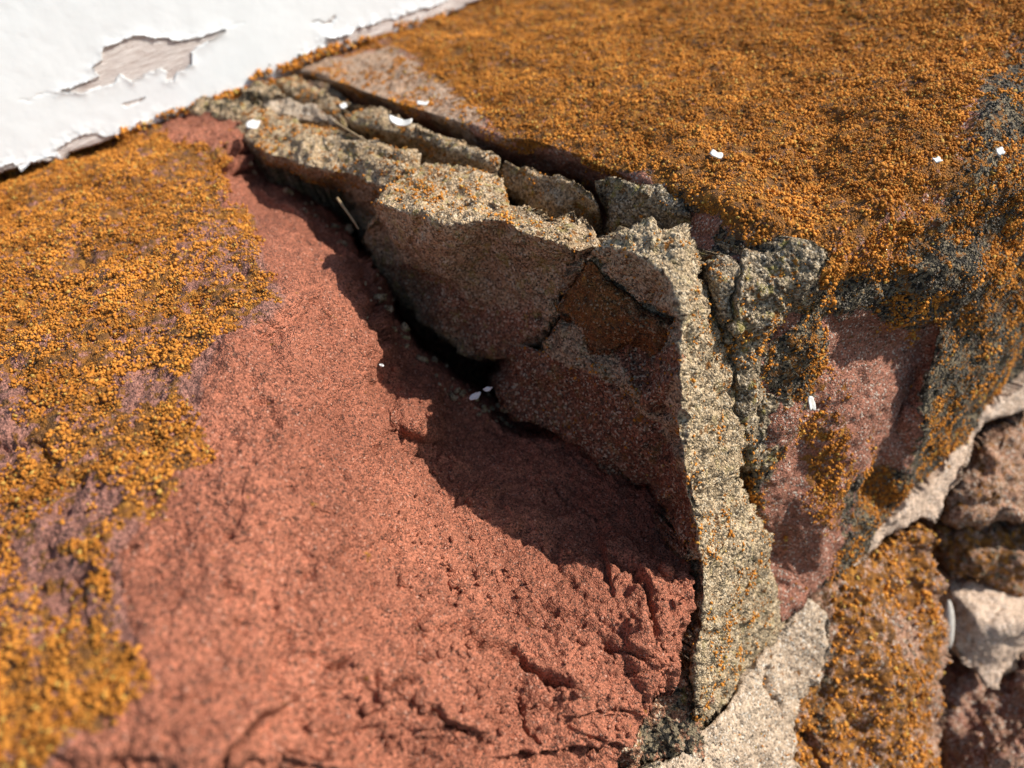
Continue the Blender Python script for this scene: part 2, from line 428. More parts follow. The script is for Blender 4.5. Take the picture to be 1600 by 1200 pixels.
# icosahedron for lichen granules
ph = (1 + 5 ** .5) / 2
ICO = np.array([(-1, ph, 0), (1, ph, 0), (-1, -ph, 0), (1, -ph, 0), (0, -1, ph), (0, 1, ph), (0, -1, -ph), (0, 1, -ph), (ph, 0, -1), (ph, 0, 1), (-ph, 0, -1), (-ph, 0, 1)]) / 1.902
ICF = np.array([(0,11,5),(0,5,1),(0,1,7),(0,7,10),(0,10,11),(1,5,9),(5,11,4),(11,10,2),(10,7,6),(7,1,8),(3,9,4),(3,4,2),(3,2,6),(3,6,8),(3,8,9),(4,9,5),(2,4,11),(6,2,10),(8,6,7),(9,8,1)])
def granules(parent, dens=1.0, rad=.0014, cut=.5, dark=None, label=None, seed=3, maxn=230000):
    """lichen grains growing on the parent's surface where its lichen mask is high"""
    g = GRIDS[parent['grid']]; V, N, mk = g['V'], g['N'], g['mk']; r = np.random.default_rng(seed)
    inside = (g['px'] > -330) & (g['px'] < 1660) & (g['py'] > -60) & (g['py'] < 1260)
    t = np.linalg.norm(V - CAM, axis=1)
    cosv = np.abs(((V - CAM) / t[:, None] * N).sum(1)); step = 2.0
    area = (step * t / F) ** 2 / np.maximum(cosv, .15)
    R = rad * (1 + .35 * np.clip((t - .55) / .4, 0, 1))
    lm = mk[:, 0] + .42 * fbm(V, 45, 4, 9) + .34 * fbm(V, 150, 3, 19)
    gm = mk[:, 1] + .35 * fbm(V, 60, 4, 29)
    pr = area / (R * R * 5.2) * dens * (.10 + .90 * sstep(lm, cut - .12, cut + .12)) * (lm > cut - .2) * sstep(mk[:, 0], .08, .2) * (.25 + .75 * sstep(fbm(V, 230, 3, 301), -.55, .05))
    prd = area / (R * R * 7) * dens * sstep(gm, .4, .7) * .8 * (dark or 0)
    u = r.random(len(V)); pick = inside & (u < pr); pickd = inside & ~pick & (r.random(len(V)) < prd)
    I = np.concatenate([np.nonzero(pick)[0], np.nonzero(pickd)[0]]); isd = np.concatenate([np.zeros(pick.sum()), np.ones(pickd.sum())])
    if len(I) > maxn: sel = r.permutation(len(I))[:maxn]; I = I[sel]; isd = isd[sel]
    n = len(I); print('granules', parent.name, n)
    if n == 0: return None
    clump = .75 + .5 * sstep(fbm(V[I], 120, 2, 71), -.3, .5)
    s = R[I] * r.lognormal(0, .30, n) * clump * np.where(isd > 0, .7, 1); s = np.minimum(s, rad * 1.9)
    c = V[I] + N[I] * (s * (.25 + .5 * r.random(n)))[:, None] + r.normal(0, .0006, (n, 3))
    # random rotation by random orthonormal bases
    A = r.normal(size=(n, 3, 3)); Qm = np.linalg.qr(A)[0]
    base = ICO[None] * (1 + .38 * r.normal(size=(n, 12, 1)).clip(-1.8, 1.8)) * np.array([1, 1, .7])
    VV = np.einsum('nij,nkj->nki', Qm, base) * s[:, None, None] + c[:, None, :]
    FF = ICF[None] + (np.arange(n) * 12)[:, None, None]
    tone = np.stack([np.clip(.5 + .5 * fbm(V[I], 30, 3, 88) + r.normal(0, .22, n), 0, 1), r.random(n), isd], -1)
    tone = np.repeat(tone, 12, 0)
    ob = new_mesh("lichen", VV.reshape(-1, 3), FF.reshape(-1, 3), M_gran, {'tone': tone}, True, parent, np.array(parent.location) / S)
    ob['kind'] = 'stuff'
    if label: ob['label'] = label
    return ob

# ================================================================== the sill blocks
# ---- left block: lichen covered top, red eroded hollow beside the mortar joint
L_out = [(-320, 382, 0), (0, 262, 0), (100, 225, 0), (220, 175, 0), (300, 150, 0), (372, 150, -.01), (400, 185, -.03), (480, 215, -.06), (600, 270, -.09), (800, 350, -.13), (1000, 500, -.2),
         (1115, 700, -.24), (1110, 860, -.24), (1088, 905, -.185), (1086, 960, -.19), (1084, 1010, -.205), (1062, 1060, -.215), (1028, 1108, -.215), (1002, 1148, -.215), (985, 1165, -.215), (970, 1200, -.215), (940, 1330, -.23), (-320, 1330, -.003)]
L_lines = [
    [(372, 205, -.004), (345, 250, -.006), (355, 330, -.004), (400, 390, -.006), (435, 478, -.005), (360, 560, -.004), (310, 640, -.004), (290, 750, -.004), (200, 900, -.003), (232, 1000, -.004), (225, 1090, -.006), (100, 1170, -.004), (-320, 1310, -.003)],
    [(395, 225, -.02), (385, 290, -.035), (470, 340, -.045), (540, 420, -.055), (580, 500, -.065), (585, 548, -.068), (564, 606, -.064), (592, 655, -.082), (640, 668, -.098)],
    [(400, 300, -.045), (480, 350, -.055), (552, 425, -.075), (592, 500, -.092), (597, 556, -.098), (578, 612, -.095), (608, 668, -.115), (650, 690, -.140)],
    [(430, 262, -.06), (520, 330, -.08), (560, 390, -.085), (588, 440, -.095), (602, 500, -.11), (642, 545, -.13), (700, 590, -.145), (745, 625, -.155), (792, 662, -.17)],
    [(520, 305, -.16), (592, 420, -.30), (630, 482, -.40), (680, 530, -.42), (725, 568, -.40), (768, 605, -.33), (805, 640, -.21)],
    [(792, 662, -.17), (875, 680, -.178), (960, 735, -.195), (1020, 785, -.20), (1060, 830, -.205), (1088, 905, -.20)],
]
L_pts = [(470, 500, -.025), (450, 640, -.02), (420, 760, -.018), (330, 900, -.014), (350, 1050, -.022), (300, 1180, -.024), (450, 1180, -.05), (400, 1120, -.034),
         (560, 760, -.055), (520, 900, -.045), (500, 1030, -.055), (600, 1180, -.09), (700, 1100, -.105), (640, 950, -.09), (700, 810, -.136), (760, 900, -.145), (800, 1000, -.15), (800, 1180, -.155),
         (900, 1100, -.165), (900, 1180, -.185), (1000, 1060, -.192), (1010, 980, -.18), (980, 900, -.182), (1040, 900, -.188), (900, 880, -.178), (860, 800, -.182), (760, 740, -.165), (690, 690, -.152),
         (950, 830, -.195), (100, 500, 0), (200, 400, 0), (100, 900, 0), (100, 300, 0), (0, 1000, 0), (620, 600, -.11), (540, 560, -.05), (520, 440, -.035)]
L_cr = [([(690, 979), (715, 972), (755, 982)], 3, .004, .002), ([(755, 1003), (790, 1010), (815, 1032), (850, 1058), (882, 1070)], 4, .007, -.005), ([(520, 1040), (540, 1030)], 7, .008),
        ([(585, 1052), (590, 1075), (600, 1082)], 4, .006), ([(622, 1062), (642, 1062)], 6, .006), ([(665, 1108), (695, 1130), (742, 1148)], 3.5, .006, -.004),
        ([(780, 945), (830, 975), (890, 980), (915, 1000)], 2.5, .004), ([(952, 990), (1000, 1020), (1010, 1035)], 4, .008, -.004), ([(860, 870), (878, 892), (900, 912)], 3, .004),
        ([(945, 878), (985, 890), (1003, 912), (1018, 940), (1020, 985), (1012, 1030), (1000, 1060)], 5, .011, .008), ([(325, 1200), (380, 1148), (420, 1115), (455, 1100)], 4, .008, -.004),
        ([(800, 1180), (840, 1184), (900, 1172), (965, 1165)], 4, .007, -.004), ([(815, 1088), (818, 1130), (842, 1165)], 3, .005), ([(628, 702), (650, 712), (676, 722)], 3.5, .006, -.003),
        ([(708, 792), (745, 772), (800, 767)], 3, .005, .003), ([(868, 760), (888, 788), (932, 812)], 3, .005, -.003), ([(765, 664), (800, 671), (835, 664)], 3.5, .006),
        ([(560, 382), (580, 440), (583, 500), (590, 540)], 4, .008, .006), ([(345, 250), (362, 262), (395, 268)], 4, .01), ([(440, 1165), (480, 1170), (520, 1185)], 3, .004), ([(640, 1030), (675, 1028)], 2.5, .003),
        ([(350, 232), (372, 240), (398, 236)], 3, .008), ([(600, 672), (650, 664)], 5, -.004), ([(905, 1120), (960, 1110), (1000, 1120)], 3, .005, .003), ([(870, 950), (930, 960), (985, 985)], 3, .004, -.003),
        ([(0, 702), (60, 695), (80, 715), (60, 735)], 6, .004), ([(120, 905), (190, 870), (215, 860)], 5, .004)]
rc = random.Random(5)
L_cr = [(c[0], c[1] * 1.05, c[2] * 1.5 if c[2] > 0 else c[2]) + ((abs(c[3]) * 1.3,) if len(c) > 3 else ()) for c in L_cr]
for _ in range(24):
    x = rc.uniform(450, 1050); y = rc.uniform(870, 1190)
    if x < 620 and y < 980: continue
    a = math.radians(-22 if x < 640 else (-22 + (x - 640) / 300 * 55 if x < 940 else 33 + (x - 940) / 90 * 45)) + rc.gauss(0, .3)
    ln_ = rc.uniform(10, 34); p_ = [(x, y)]
    for j in range(3):
        a += rc.gauss(0, .25); x += math.cos(a) * ln_ / 2; y += math.sin(a) * ln_ / 2; p_.append((x, y))
    L_cr.append((p_, rc.uniform(1.6, 3.6), rc.uniform(.002, .006), rc.uniform(0, .004)))
for _ in range(26):
    x = rc.uniform(380, 1000); y = rc.uniform(500, 1180)
    L_cr.append(([(x, y), (x + rc.uniform(-8, 8), y + rc.uniform(-4, 4))], rc.uniform(2, 5), rc.uniform(.002, .005)))
J_in = [(1108, 415), (1142, 408), (1163, 402), (1193, 404), (1233, 384), (1260, 381), (1290, 403), (1270, 450), (1258, 484), (1233, 510), (1207, 535), (1193, 567), (1191, 593), (1206, 617), (1240, 624), (1264, 630), (1245, 672), (1210, 706), (1206, 733), (1090, 740), (1060, 600), (1000, 400), (950, 300), (1070, 320), (1140, 345)]
lich_L = [(-400, 200), (0, 240), (230, 180), (355, 205), (345, 250), (345, 320), (395, 345), (410, 400), (440, 478), (375, 520), (335, 560), (310, 640), (312, 700), (262, 755), (235, 820), (190, 870), (205, 930), (230, 1010), (222, 1085), (150, 1140), (90, 1190), (60, 1330), (-400, 1330)]
L_bare = [(-130, 600), (40, 590), (60, 640), (40, 720), (-130, 760)]
L_bare2 = [(40, 830), (120, 780), (200, 760), (190, 830), (150, 900), (190, 960), (120, 1010), (60, 960), (0, 930)]
L_bare3 = [(280, 365), (345, 350), (400, 400), (380, 430), (300, 440), (270, 410)]
L_bare4 = [(170, 560), (290, 590), (290, 640), (200, 660), (170, 620)]
L_bare5 = [(-130, 790), (60, 800), (120, 880), (60, 1000), (-130, 960)]
L_scar = [(250, 195), (340, 195), (372, 215), (330, 232), (270, 222)]
def strata(PX, PY, P):
    w = sstep(polysd(PX, PY, lich_L), 0, -70)
    low = sstep(PY + .25 * (PX - 700), 860, 1010) * sstep(PX, 380, 560)
    v = 2.6 * fbm(P * np.array([.8, 1.2, 1.6]), 9, 3, 5) + .35 * fbm(P, 70, 3, 15)
    fl = np.floor(v); st = fl + sstep(v - fl, .40, .56)
    dn = .0030 * (st - v) * low * w
    v2 = 2.0 * fbm(P, 22, 3, 25) + .4 * fbm(P, 110, 2, 35); f2 = np.floor(v2); dn += .0016 * (f2 + sstep(v2 - f2, .4, .55) - v2) * w
    dn -= .0028 * sstep(fbm(P, 75, 3, 45), .45, .9) * w
    return dn
M_left = rock("red_sandstone_lichen", (.51, .184, .104), (.32, .11, .062), (.36, .17, .125), grain=3000, grain_amt=.45, pale=(.60, .33, .23), pale_amt=.035, dark_amt=.15)
left = relief("sandstone_block", L_out, L_pts, L_lines, step=1.6, sigma=3.5, rnd=.012, thick=.35, push=(.05, .5, -1), shrink=.02, bumps=((10, .006, 4), (45, .0030, 3), (150, .0018, 3)), cell=(330, .0013), cracks=L_cr,
              masks=[[(None, 0), (lich_L, .68, 16, 26), (L_bare, .40, 12, 16), (L_bare2, .42, 14, 22), (L_bare3, .40, 12, 16), (L_bare4, .42, 10, 14), (L_bare5, .44, 14, 18), (L_scar, .05, 6, 8)],
                     [(None, 0), (lich_L, .10, 10, 10), ([(0, 1060), (300, 1060), (420, 1130), (380, 1330), (-130, 1330)], .0, 20)],
                     [(None, 0), (lich_L, .75, 10, 10), (L_scar, 0, 8)]], mat=M_left, seed=1, edge_amp=1.5, extra=strata)
tag(left, "red sandstone block with a crumbling hollow and an orange lichen crust on its left half", "sandstone block", "sandstone sill blocks")
granules(left, .95, .00076, .5, dark=.7, label="orange lichen crust on the flat left part of the red block", seed=3)

# ---- right block
R_out = [(440, 108, 0), (462, 115, -.001), (500, 125, -.03), (537, 150, -.04), (594, 180, -.05), (669, 205, -.05), (740, 245, -.055), (830, 270, -.06), (905, 300, -.07), (938, 330, -.1), (941, 400, -.18), (1000, 520, 'x', .345),
         (1060, 700, 'x', .345), (1130, 850, 'x', .338), (1222, 972, -.335), (1262, 925, 'y', .202), (1330, 872, 'y', .2), (1375, 830, 'y', .198), (1432, 780, 'y', .2), (1500, 715, 'y', .2), (1530, 665, 'y', .205), (1600, 605, 'y', .205), (1730, 500, 'y', .21),
         (1730, -130, 0), (1000, -130, 0), (760, -18, 0), (700, 18, 0), (600, 52, 0), (520, 84, 0)]
R_lines = [
    [(462, 113, 0), (500, 122, 0), (556, 141, 0), (612, 160, 0), (687, 184, 0), (744, 202, 0), (785, 217, 0), (837, 221, 0), (894, 240, 0), (942, 262, -.002), (984, 279, -.004), (1055, 300, -.006), (1100, 330, -.012), (1150, 392, -.018), (1200, 410, -.022), (1290, 432, -.032), (1380, 352, -.018), (1500, 270, -.012), (1600, 215, -.014), (1730, 140, -.014)],
    [(1000, 230, 0), (1150, 330, 0), (1280, 375, -.012), (1400, 300, -.002), (1520, 200, 0), (1600, 130, 0), (1730, 50, 0)],
    [(960, 300, -.03), (1060, 340, -.03), (1120, 440, 'y', .262), (1200, 450, 'y', .242), (1290, 480, 'y', .228), (1380, 425, 'y', .213), (1480, 350, 'y', .203), (1600, 290, 'y', .190), (1730, 220, 'y', .190)],
    # right lip of the chipped recess
    [(1290, 492, 'y', .230), (1350, 492, 'y', .217), (1410, 505, 'y', .207), (1468, 508, 'y', .200), (1475, 520, 'y', .199), (1450, 590, 'y', .199), (1435, 650, 'y', .198), (1425, 720, 'y', .197), (1415, 760, 'y', .197), (1395, 800, 'y', .198), (1362, 832, 'y', .197)],
    [(1450, 535, 'y', .211), (1425, 600, 'y', .216), (1392, 650, 'y', .217), (1370, 705, 'y', .215), (1350, 750, 'y', .210), (1330, 800, 'y', .206)],
]
R_pts = [(1310, 520, 'y', .228), (1360, 540, 'y', .225), (1410, 545, 'y', .217), (1330, 600, 'y', .223), (1300, 560, 'y', .228), (1280, 640, 'y', .226), (1320, 700, 'y', .217), (1250, 560, 'y', .231), (1200, 620, 'y', .237), (1180, 760, 'y', .236), (1210, 860, 'y', .230), (1240, 780, 'y', .224),
         (1290, 800, 'y', .208), (1280, 880, 'y', .203), (1180, 900, 'x', .330), (1150, 600, 'y', .243), (1230, 700, 'y', .228), (1500, 600, 'y', .192), (1550, 450, 'y', .188), (1500, 420, 'y', .188), (1540, 560, 'y', .192), (1600, 520, 'y', .194), (1600, 400, 'y', .188),
         (1160, 210, .002), (900, 100, 0), (1300, 150, 0), (1380, 790, 'y', .199), (1500, 680, 'y', .198)]
lichR = [(520, 70), (720, -10), (900, -200), (1800, -200), (1800, 230), (1600, 300), (1530, 330), (1450, 380), (1400, 440), (1290, 470), (1230, 380), (1150, 390), (1090, 320), (1000, 285), (940, 262), (850, 228), (790, 218), (760, 190), (690, 150), (640, 90)]
frontR = [(1060, 300), (1150, 360), (1290, 440), (1400, 400), (1480, 330), (1530, 120), (1580, 60), (1800, 40), (1800, 620), (1300, 960), (1200, 990), (1140, 800), (1130, 500)]
chipR = [(1290, 500), (1340, 490), (1440, 530), (1468, 515), (1440, 620), (1420, 735), (1360, 720), (1330, 820), (1290, 900), (1225, 975), (1190, 900), (1185, 760), (1250, 680), (1290, 560)]
pinkR = [(455, 108), (600, 70), (660, 110), (740, 150), (760, 200), (790, 222), (700, 195), (560, 150)]
M_right = rock("lichened_sandstone", (.42, .18, .115), (.33, .14, .09), (.50, .33, .21), grain=2700, grain_amt=.45)
bulge = lambda PX, PY, P: .004 * np.exp(-(((PX - 1180) / 70) ** 2 + ((PY - 300) / 30) ** 2)) + .006 * fbm(P, 14, 3, 14) * sstep(polysd(PX, PY, frontR), -20, 30) - .007 * np.exp(-(((PX - 1158) / 20) ** 2 + ((PY - 70) / 7) ** 2)) \
    - .016 * np.exp(-((((PX - 1372) / 24) ** 2 + ((PY - 765) / 36) ** 2)) ** 1.5)
right = relief("sandstone_block", R_out, R_pts, R_lines, step=1.8, sigma=4, rnd=.006, thick=.3, push=(.5, .8, -.2), bumps=((9, .0055, 4), (40, .0028, 3), (150, .0012, 2)),
               masks=[[(None, .1), (lichR, .90, 12, 14), (pinkR, .30, 16, 16), (frontR, .38, 24, 24), ([(1290, 400), (1480, 290), (1600, 230), (1800, 200), (1800, 330), (1560, 330), (1400, 440)], .62, 20, 20), (chipR, .12, 12, 10), ([(1270, 640), (1310, 640), (1320, 830), (1280, 830), (1255, 720)], .55, 10, 12), ([(1345, 735), (1400, 740), (1402, 790), (1370, 815), (1345, 790)], .8, 6, 6), ([(1195, 470), (1260, 480), (1290, 600), (1240, 620), (1200, 560)], .5, 14, 14), (J_in, 0, 4, 2), ([(1540, 380), (1600, 370), (1600, 500), (1540, 490)], .6, 12, 20)],
                      [(None, .2), (pinkR, .0, 10), (frontR, .92, 20, 16), (chipR, .02, 10, 8), ([(1310, 750), (1350, 730), (1355, 800), (1320, 830)], .7, 8), (J_in, 0, 4, 2)],
                      [(None, .25), (pinkR, .95, 20), (chipR, .1, 10)]], mat=M_right, seed=2, edge_amp=1.5, extra=bulge)
tag(right, "sandstone block right of the mortar joint, its top covered by bright orange lichen", "sandstone block", "sandstone sill blocks")
granules(right, .95, .00078, .5, dark=.8, label="orange lichen with black specks covering the top and front of the right block", seed=4)

# ================================================================== mortar in the joint
MB = ((22, .0045, 4), (110, .0022, 3))
GM = "broken mortar pieces in the joint"
def mortar(name, label, outline, pts=(), lines=(), seed=11, mat=None, cat="mortar", group=GM, lich=.30, gr=.0, **kw):
    kw.setdefault('bumps', MB); kw.setdefault('masks', [[(None, .2)], [(None, .08)], [(None, .12)]]); kw.setdefault('cell', (380, .0016)); kw.setdefault('step', 1.5)
    o = relief(name, outline, pts, lines, seed=seed, mat=mat or M_mor, **kw)
    tag(o, label, cat, group)
    if gr: granules(o, gr * .55, .0007, .36, seed=seed, label="small orange and yellow lichen grains")
    return o

mortar("mortar_slab", "flat tan mortar slab with a white paint flake on its pointed left end", 
    [(370, 200, -.004), (384, 180, 0), (410, 171, 0), (430, 177, 0), (455, 187, 0), (480, 191, 0), (512, 192, 0), (530, 196, 0), (545, 208, 0), (572, 207, 0), (600, 220, 0), (625, 232, 0), (645, 242, 0), (650, 264, -.004), (638, 277, -.012), (615, 290, -.014),
     (606, 318, -.04), (585, 345, -.07), (572, 375, -.10), (556, 350, -.09), (545, 325, -.08), (522, 300, -.065), (470, 277, -.045), (420, 254, -.03), (380, 220, -.012)],
    lines=[[(374, 212, -.006), (400, 232, -.008), (425, 245, -.009), (462, 257, -.01), (500, 266, -.01), (535, 272, -.01), (570, 285, -.012), (600, 294, -.013), (618, 293, -.013)]],
    pts=[(470, 222, .003), (560, 245, .002), (620, 262, -.002)], seed=11, sigma=2, thick=.09, cracks=[([(542, 222), (572, 226), (600, 242), (640, 250)], 2, .005, .004), ([(430, 215), (500, 225), (560, 238)], 3, .0025)], gr=.5)
mortar("mortar_strip", "narrow brown mortar strip directly below the upper end of the long gap", 
    [(430, 130, -.002), (440, 119, 0), (462, 119, 0), (490, 132, 0), (520, 145, 0), (548, 157, 0), (551, 166, -.004), (538, 173, -.01), (528, 186, -.014), (505, 174, -.012), (485, 162, -.012), (465, 156, -.012), (440, 148, -.01)], seed=12, thick=.06, rnd=.01, gr=.4)
mortar("mortar_strip", "small pinkish tan mortar strip lying against the upper edge of the flat slab", 
    [(408, 166, -.004), (430, 152, -.003), (450, 149, -.003), (472, 158, -.004), (486, 162, -.004), (505, 174, -.004), (532, 186, -.004), (534, 196, -.01), (512, 195, -.012), (480, 192, -.012), (455, 188, -.012), (430, 178, -.01)], seed=13, thick=.06, rnd=.008, mat=M_mor2, lich=.15)
mortar("mortar_strip", "long tan mortar strip in the gap's middle, carrying the curled paint flake", 
    [(531, 176, -.006), (550, 161, -.002), (567, 162, 0), (590, 175, 0), (612, 179, 0), (650, 194, 0), (697, 211, -.002), (744, 236, -.004), (778, 245, -.006), (780, 262, -.012), (772, 290, -.03), (700, 285, -.05), (652, 282, -.05), (646, 245, -.045), (620, 232, -.035), (590, 218, -.03), (560, 208, -.025), (543, 203, -.02)],
    lines=[[(534, 183, -.007), (560, 195, -.007), (600, 203, -.007), (630, 212, -.007), (670, 222, -.009), (710, 240, -.01), (770, 262, -.014)]], seed=14, thick=.06, sigma=2, gr=.4)
mortar("mortar_strip", "grey brown shaded mortar piece at the lower end of the gap beside the large chunk", 
    [(783, 248, -.008), (807, 247, -.006), (837, 262, -.006), (875, 275, -.006), (897, 285, -.008), (916, 300, -.01), (935, 316, -.014), (938, 337, -.03), (937, 372, -.06), (925, 380, -.07), (880, 365, -.065), (820, 340, -.06), (783, 310, -.05), (776, 275, -.03)],
    lines=[[(790, 262, -.014), (830, 280, -.018), (870, 296, -.02), (905, 312, -.022), (930, 330, -.028)]],
    pts=[(860, 315, -.028), (880, 340, -.045), (830, 305, -.035)], seed=15, thick=.08, sigma=3, bumps=((30, .007, 4), (110, .0022, 3)), gr=.2)
E_cre = [(590, 316, .006), (621, 329, .005), (650, 333, .006), (664, 334, .006), (683, 347, .004), (720, 350, .004), (748, 343, .005), (794, 345, .004), (811, 361, .002), (845, 371, .002), (884, 382, 0), (903, 394, -.01)]
mortar("mortar_chunk", "largest mortar chunk, its tall shaded face rising over the dark hole", 
    [(586, 314, .004), (621, 288, .001), (649, 268, -.002), (675, 255, -.003), (692, 257, -.003), (709, 261, -.004), (734, 261, -.005), (754, 268, -.006), (777, 272, -.007), (785, 282, -.008), (791, 305, -.007), (805, 320, -.008), (828, 327, -.008), (856, 336, -.009), (890, 336, -.011), (907, 347, -.012), (924, 353, -.013), (931, 370, -.016),
     (930, 384, -.012), (912, 401, -.022), (901, 424, -.035), (880, 455, -.055), (870, 472, -.065), (873, 492, -.075), (866, 512, -.085), (850, 531, -.10), (834, 540, -.11), (808, 552, -.125), (789, 561, -.135), (762, 561, -.14), (725, 554, -.14), (702, 535, -.135), (672, 509, -.128), (631, 475, -.12), (605, 449, -.115), (586, 430, -.11), (570, 372, -.075), (577, 347, -.05), (586, 325, -.02)],
    lines=[E_cre],
    pts=[(640, 400, -.05), (700, 440, -.07), (760, 480, -.09), (820, 480, -.075), (840, 420, -.04), (760, 400, -.042), (620, 420, -.075), (680, 490, -.10), (760, 530, -.115), (860, 450, -.058), (820, 520, -.095)],
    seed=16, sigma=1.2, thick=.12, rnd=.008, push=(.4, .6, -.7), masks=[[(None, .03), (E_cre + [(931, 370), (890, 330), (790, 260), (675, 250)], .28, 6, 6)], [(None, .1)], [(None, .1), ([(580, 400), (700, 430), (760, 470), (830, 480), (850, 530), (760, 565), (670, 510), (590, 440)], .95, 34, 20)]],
    cracks=[([(895, 385), (903, 410), (885, 440)], 6, .006), ([(835, 495), (850, 505), (872, 512)], 4, .006)], gr=.5)
F_cre = [(931, 388, -.006), (960, 388, 0), (987, 394, .002), (1013, 404, .002), (1033, 423, 'y', 0.2680), (1047, 443, 'y', 0.2610), (1057, 467, 'y', 0.2550), (1062, 495, 'y', 0.2500), (1063, 533, 'y', 0.2440), (1060, 583, 'y', 0.2380), (1063, 617, 'y', 0.2330), (1067, 667, 'y', 0.2269), (1071, 725, 'y', 0.2203), (1078, 765, 'y', 0.2154), (1090, 825, 'y', 0.2080), (1095, 880, 'y', 0.2023), (1099, 937, 'y', 0.1966), (1090, 1012, 'y', 0.1880), (1084, 1087, 'y', 0.1770), (1086, 1140, 'y', 0.1710)]
mortar("mortar_ridge", "tall mortar ridge with a long sunlit edge running down between the two blocks", 
    [(927, 393, -.01), (943, 373, 0), (967, 357, .006), (987, 350, .01), (1013, 340, .012), (1027, 342, .012), (1030, 353, .01), (1047, 360, .008), (1067, 363, .006), (1072, 383, 'y', 0.2750), (1087, 413, 'y', 0.2690), (1090, 440, 'y', 0.2650), (1103, 463, 'y', 0.2620), (1113, 493, 'y', 0.2580), (1115, 517, 'y', 0.2550), (1123, 530, 'y', 0.2530), (1140, 537, 'y', 0.2520), (1153, 557, 'y', 0.2500), (1160, 583, 'y', 0.2470), (1157, 620, 'y', 0.2420), (1152, 655, 'y', 0.2370), (1154, 670, 'y', 0.2350), (1152, 740, 'y', 0.2269), (1165, 772, 'y', 0.2236), (1185, 798, 'y', 0.2220), (1186, 825, 'y', 0.2195), (1195, 851, 'y', 0.2171), (1202, 889, 'y', 0.2130), (1204, 915, 'y', 0.2105), (1214, 945, 'y', 0.2072), (1223, 975, 'y', 0.2039), (1230, 992, 'y', 0.2015), (1226, 1014, 'y', 0.1990), (1198, 1044, 'y', 0.1925), (1190, 1085, 'y', 0.1880), (1157, 1110, 'y', 0.1810), (1131, 1112, 'y', 0.1790), (1094, 1156, 'y', 0.1720), (1084, 1125, 'y', 0.1750),
     (1080, 1087, 'y', 0.1810), (1085, 1012, 'y', 0.1925), (1094, 937, 'y', 0.2007), (1089, 880, 'y', 0.2089), (1076, 848, 'y', 0.2162), (1040, 812, -.19), (1017, 780, -.185), (969, 738, -.178), (912, 701, -.17), (875, 678, -.165), (819, 660, -.158), (777, 625, -.15), (777, 605, -.145), (789, 585, -.132), (784, 565, -.125), (798, 540, -.115), (812, 536, -.110), (843, 545, -.10), (857, 517, -.085), (872, 493, -.075), (868, 477, -.07), (900, 433, -.04), (913, 405, -.02)],
    lines=[F_cre, [(843, 547, -.10), (900, 572, -.098), (950, 608, -.103), (1000, 637, -.108), (1027, 657, -.115), (1047, 683, -.126), (1060, 710, 'y', 0.2269), (1071, 770, 'y', 0.2179)],
           [(930, 405, -.02), (947, 433, -.035), (983, 463, -.045), (1013, 483, -.052), (1053, 500, -.054)], [(1075, 450, 'y', 0.2590), (1092, 500, 'y', 0.2510), (1108, 600, 'y', 0.2370), (1112, 740, 'y', 0.2212), (1140, 860, 'y', 0.2072), (1150, 960, 'y', 0.1974), (1130, 1050, 'y', 0.1840)]],
    pts=[(990, 425, -.018), (1030, 455, -.032), (920, 500, -.064), (980, 520, -.072), (1030, 560, -.085), (980, 590, -.09), (880, 620, -.135), (950, 680, -.14), (1020, 730, -.155), (1050, 790, -.178), (1040, 640, -.105), (830, 600, -.128)],
    seed=17, sigma=2.0, thick=.12, rnd=.006, push=(.3, .8, -.5), shrink=.04, edge_amp=5, bumps=((22, .0055, 4), (110, .0028, 3)),
    masks=[[(None, .20), ([(900, 440), (1055, 500), (1055, 640), (1000, 630), (850, 560), (780, 540), (770, 640), (1075, 860), (1062, 400), (930, 400)], .12, 8, 8)], [(None, .08), ([(1095, 430), (1150, 560), (1150, 740), (1195, 900), (1220, 1000), (1150, 1110), (1110, 1090), (1120, 800), (1100, 600)], .24, 10, 10)],
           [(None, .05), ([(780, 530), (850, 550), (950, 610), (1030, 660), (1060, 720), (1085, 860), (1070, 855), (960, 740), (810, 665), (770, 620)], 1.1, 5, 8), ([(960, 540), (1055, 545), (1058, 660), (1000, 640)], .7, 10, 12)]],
    cracks=[([(945, 610), (1000, 632), (1030, 650), (1062, 705), (1082, 800)], 2.5, .005), ([(980, 548), (1012, 532)], 3, .004), ([(930, 405), (955, 440), (1000, 475), (1060, 500)], 3, .006)], gr=.45,
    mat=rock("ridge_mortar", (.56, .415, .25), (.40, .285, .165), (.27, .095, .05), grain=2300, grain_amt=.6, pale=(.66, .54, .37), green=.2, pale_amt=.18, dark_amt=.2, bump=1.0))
mortar("mortar_fragment", "rusty ochre wedge of mortar set in the shaded left side of the ridge", 
    [(915, 405, -.018), (927, 404, -.016), (947, 434, -.032), (983, 465, -.042), (1013, 485, -.048), (1054, 503, -.052), (1060, 545, -.068), (1033, 543, -.07), (1010, 535, -.068), (983, 545, -.076), (957, 554, -.082), (920, 562, -.09), (905, 534, -.08), (887, 511, -.075), (872, 494, -.07), (869, 478, -.064), (900, 433, -.036)],
    pts=[(930, 470, -.045), (970, 510, -.058), (1020, 520, -.06), (920, 520, -.066)], seed=18, thick=.03, rnd=.006, mat=M_och, lich=.15, masks=[[(None, .25)], [(None, .1)], [(None, .38), ([(900, 440), (950, 450), (1000, 530), (900, 500)], .1, 20)]])
M_gmor = rock("grey_mortar", (.44, .335, .21), (.29, .215, .13), (.34, .18, .11), grain=2300, grain_amt=.6, pale=(.66, .55, .40), green=.5, pale_amt=.18, dark_amt=.28, bump=1.0)
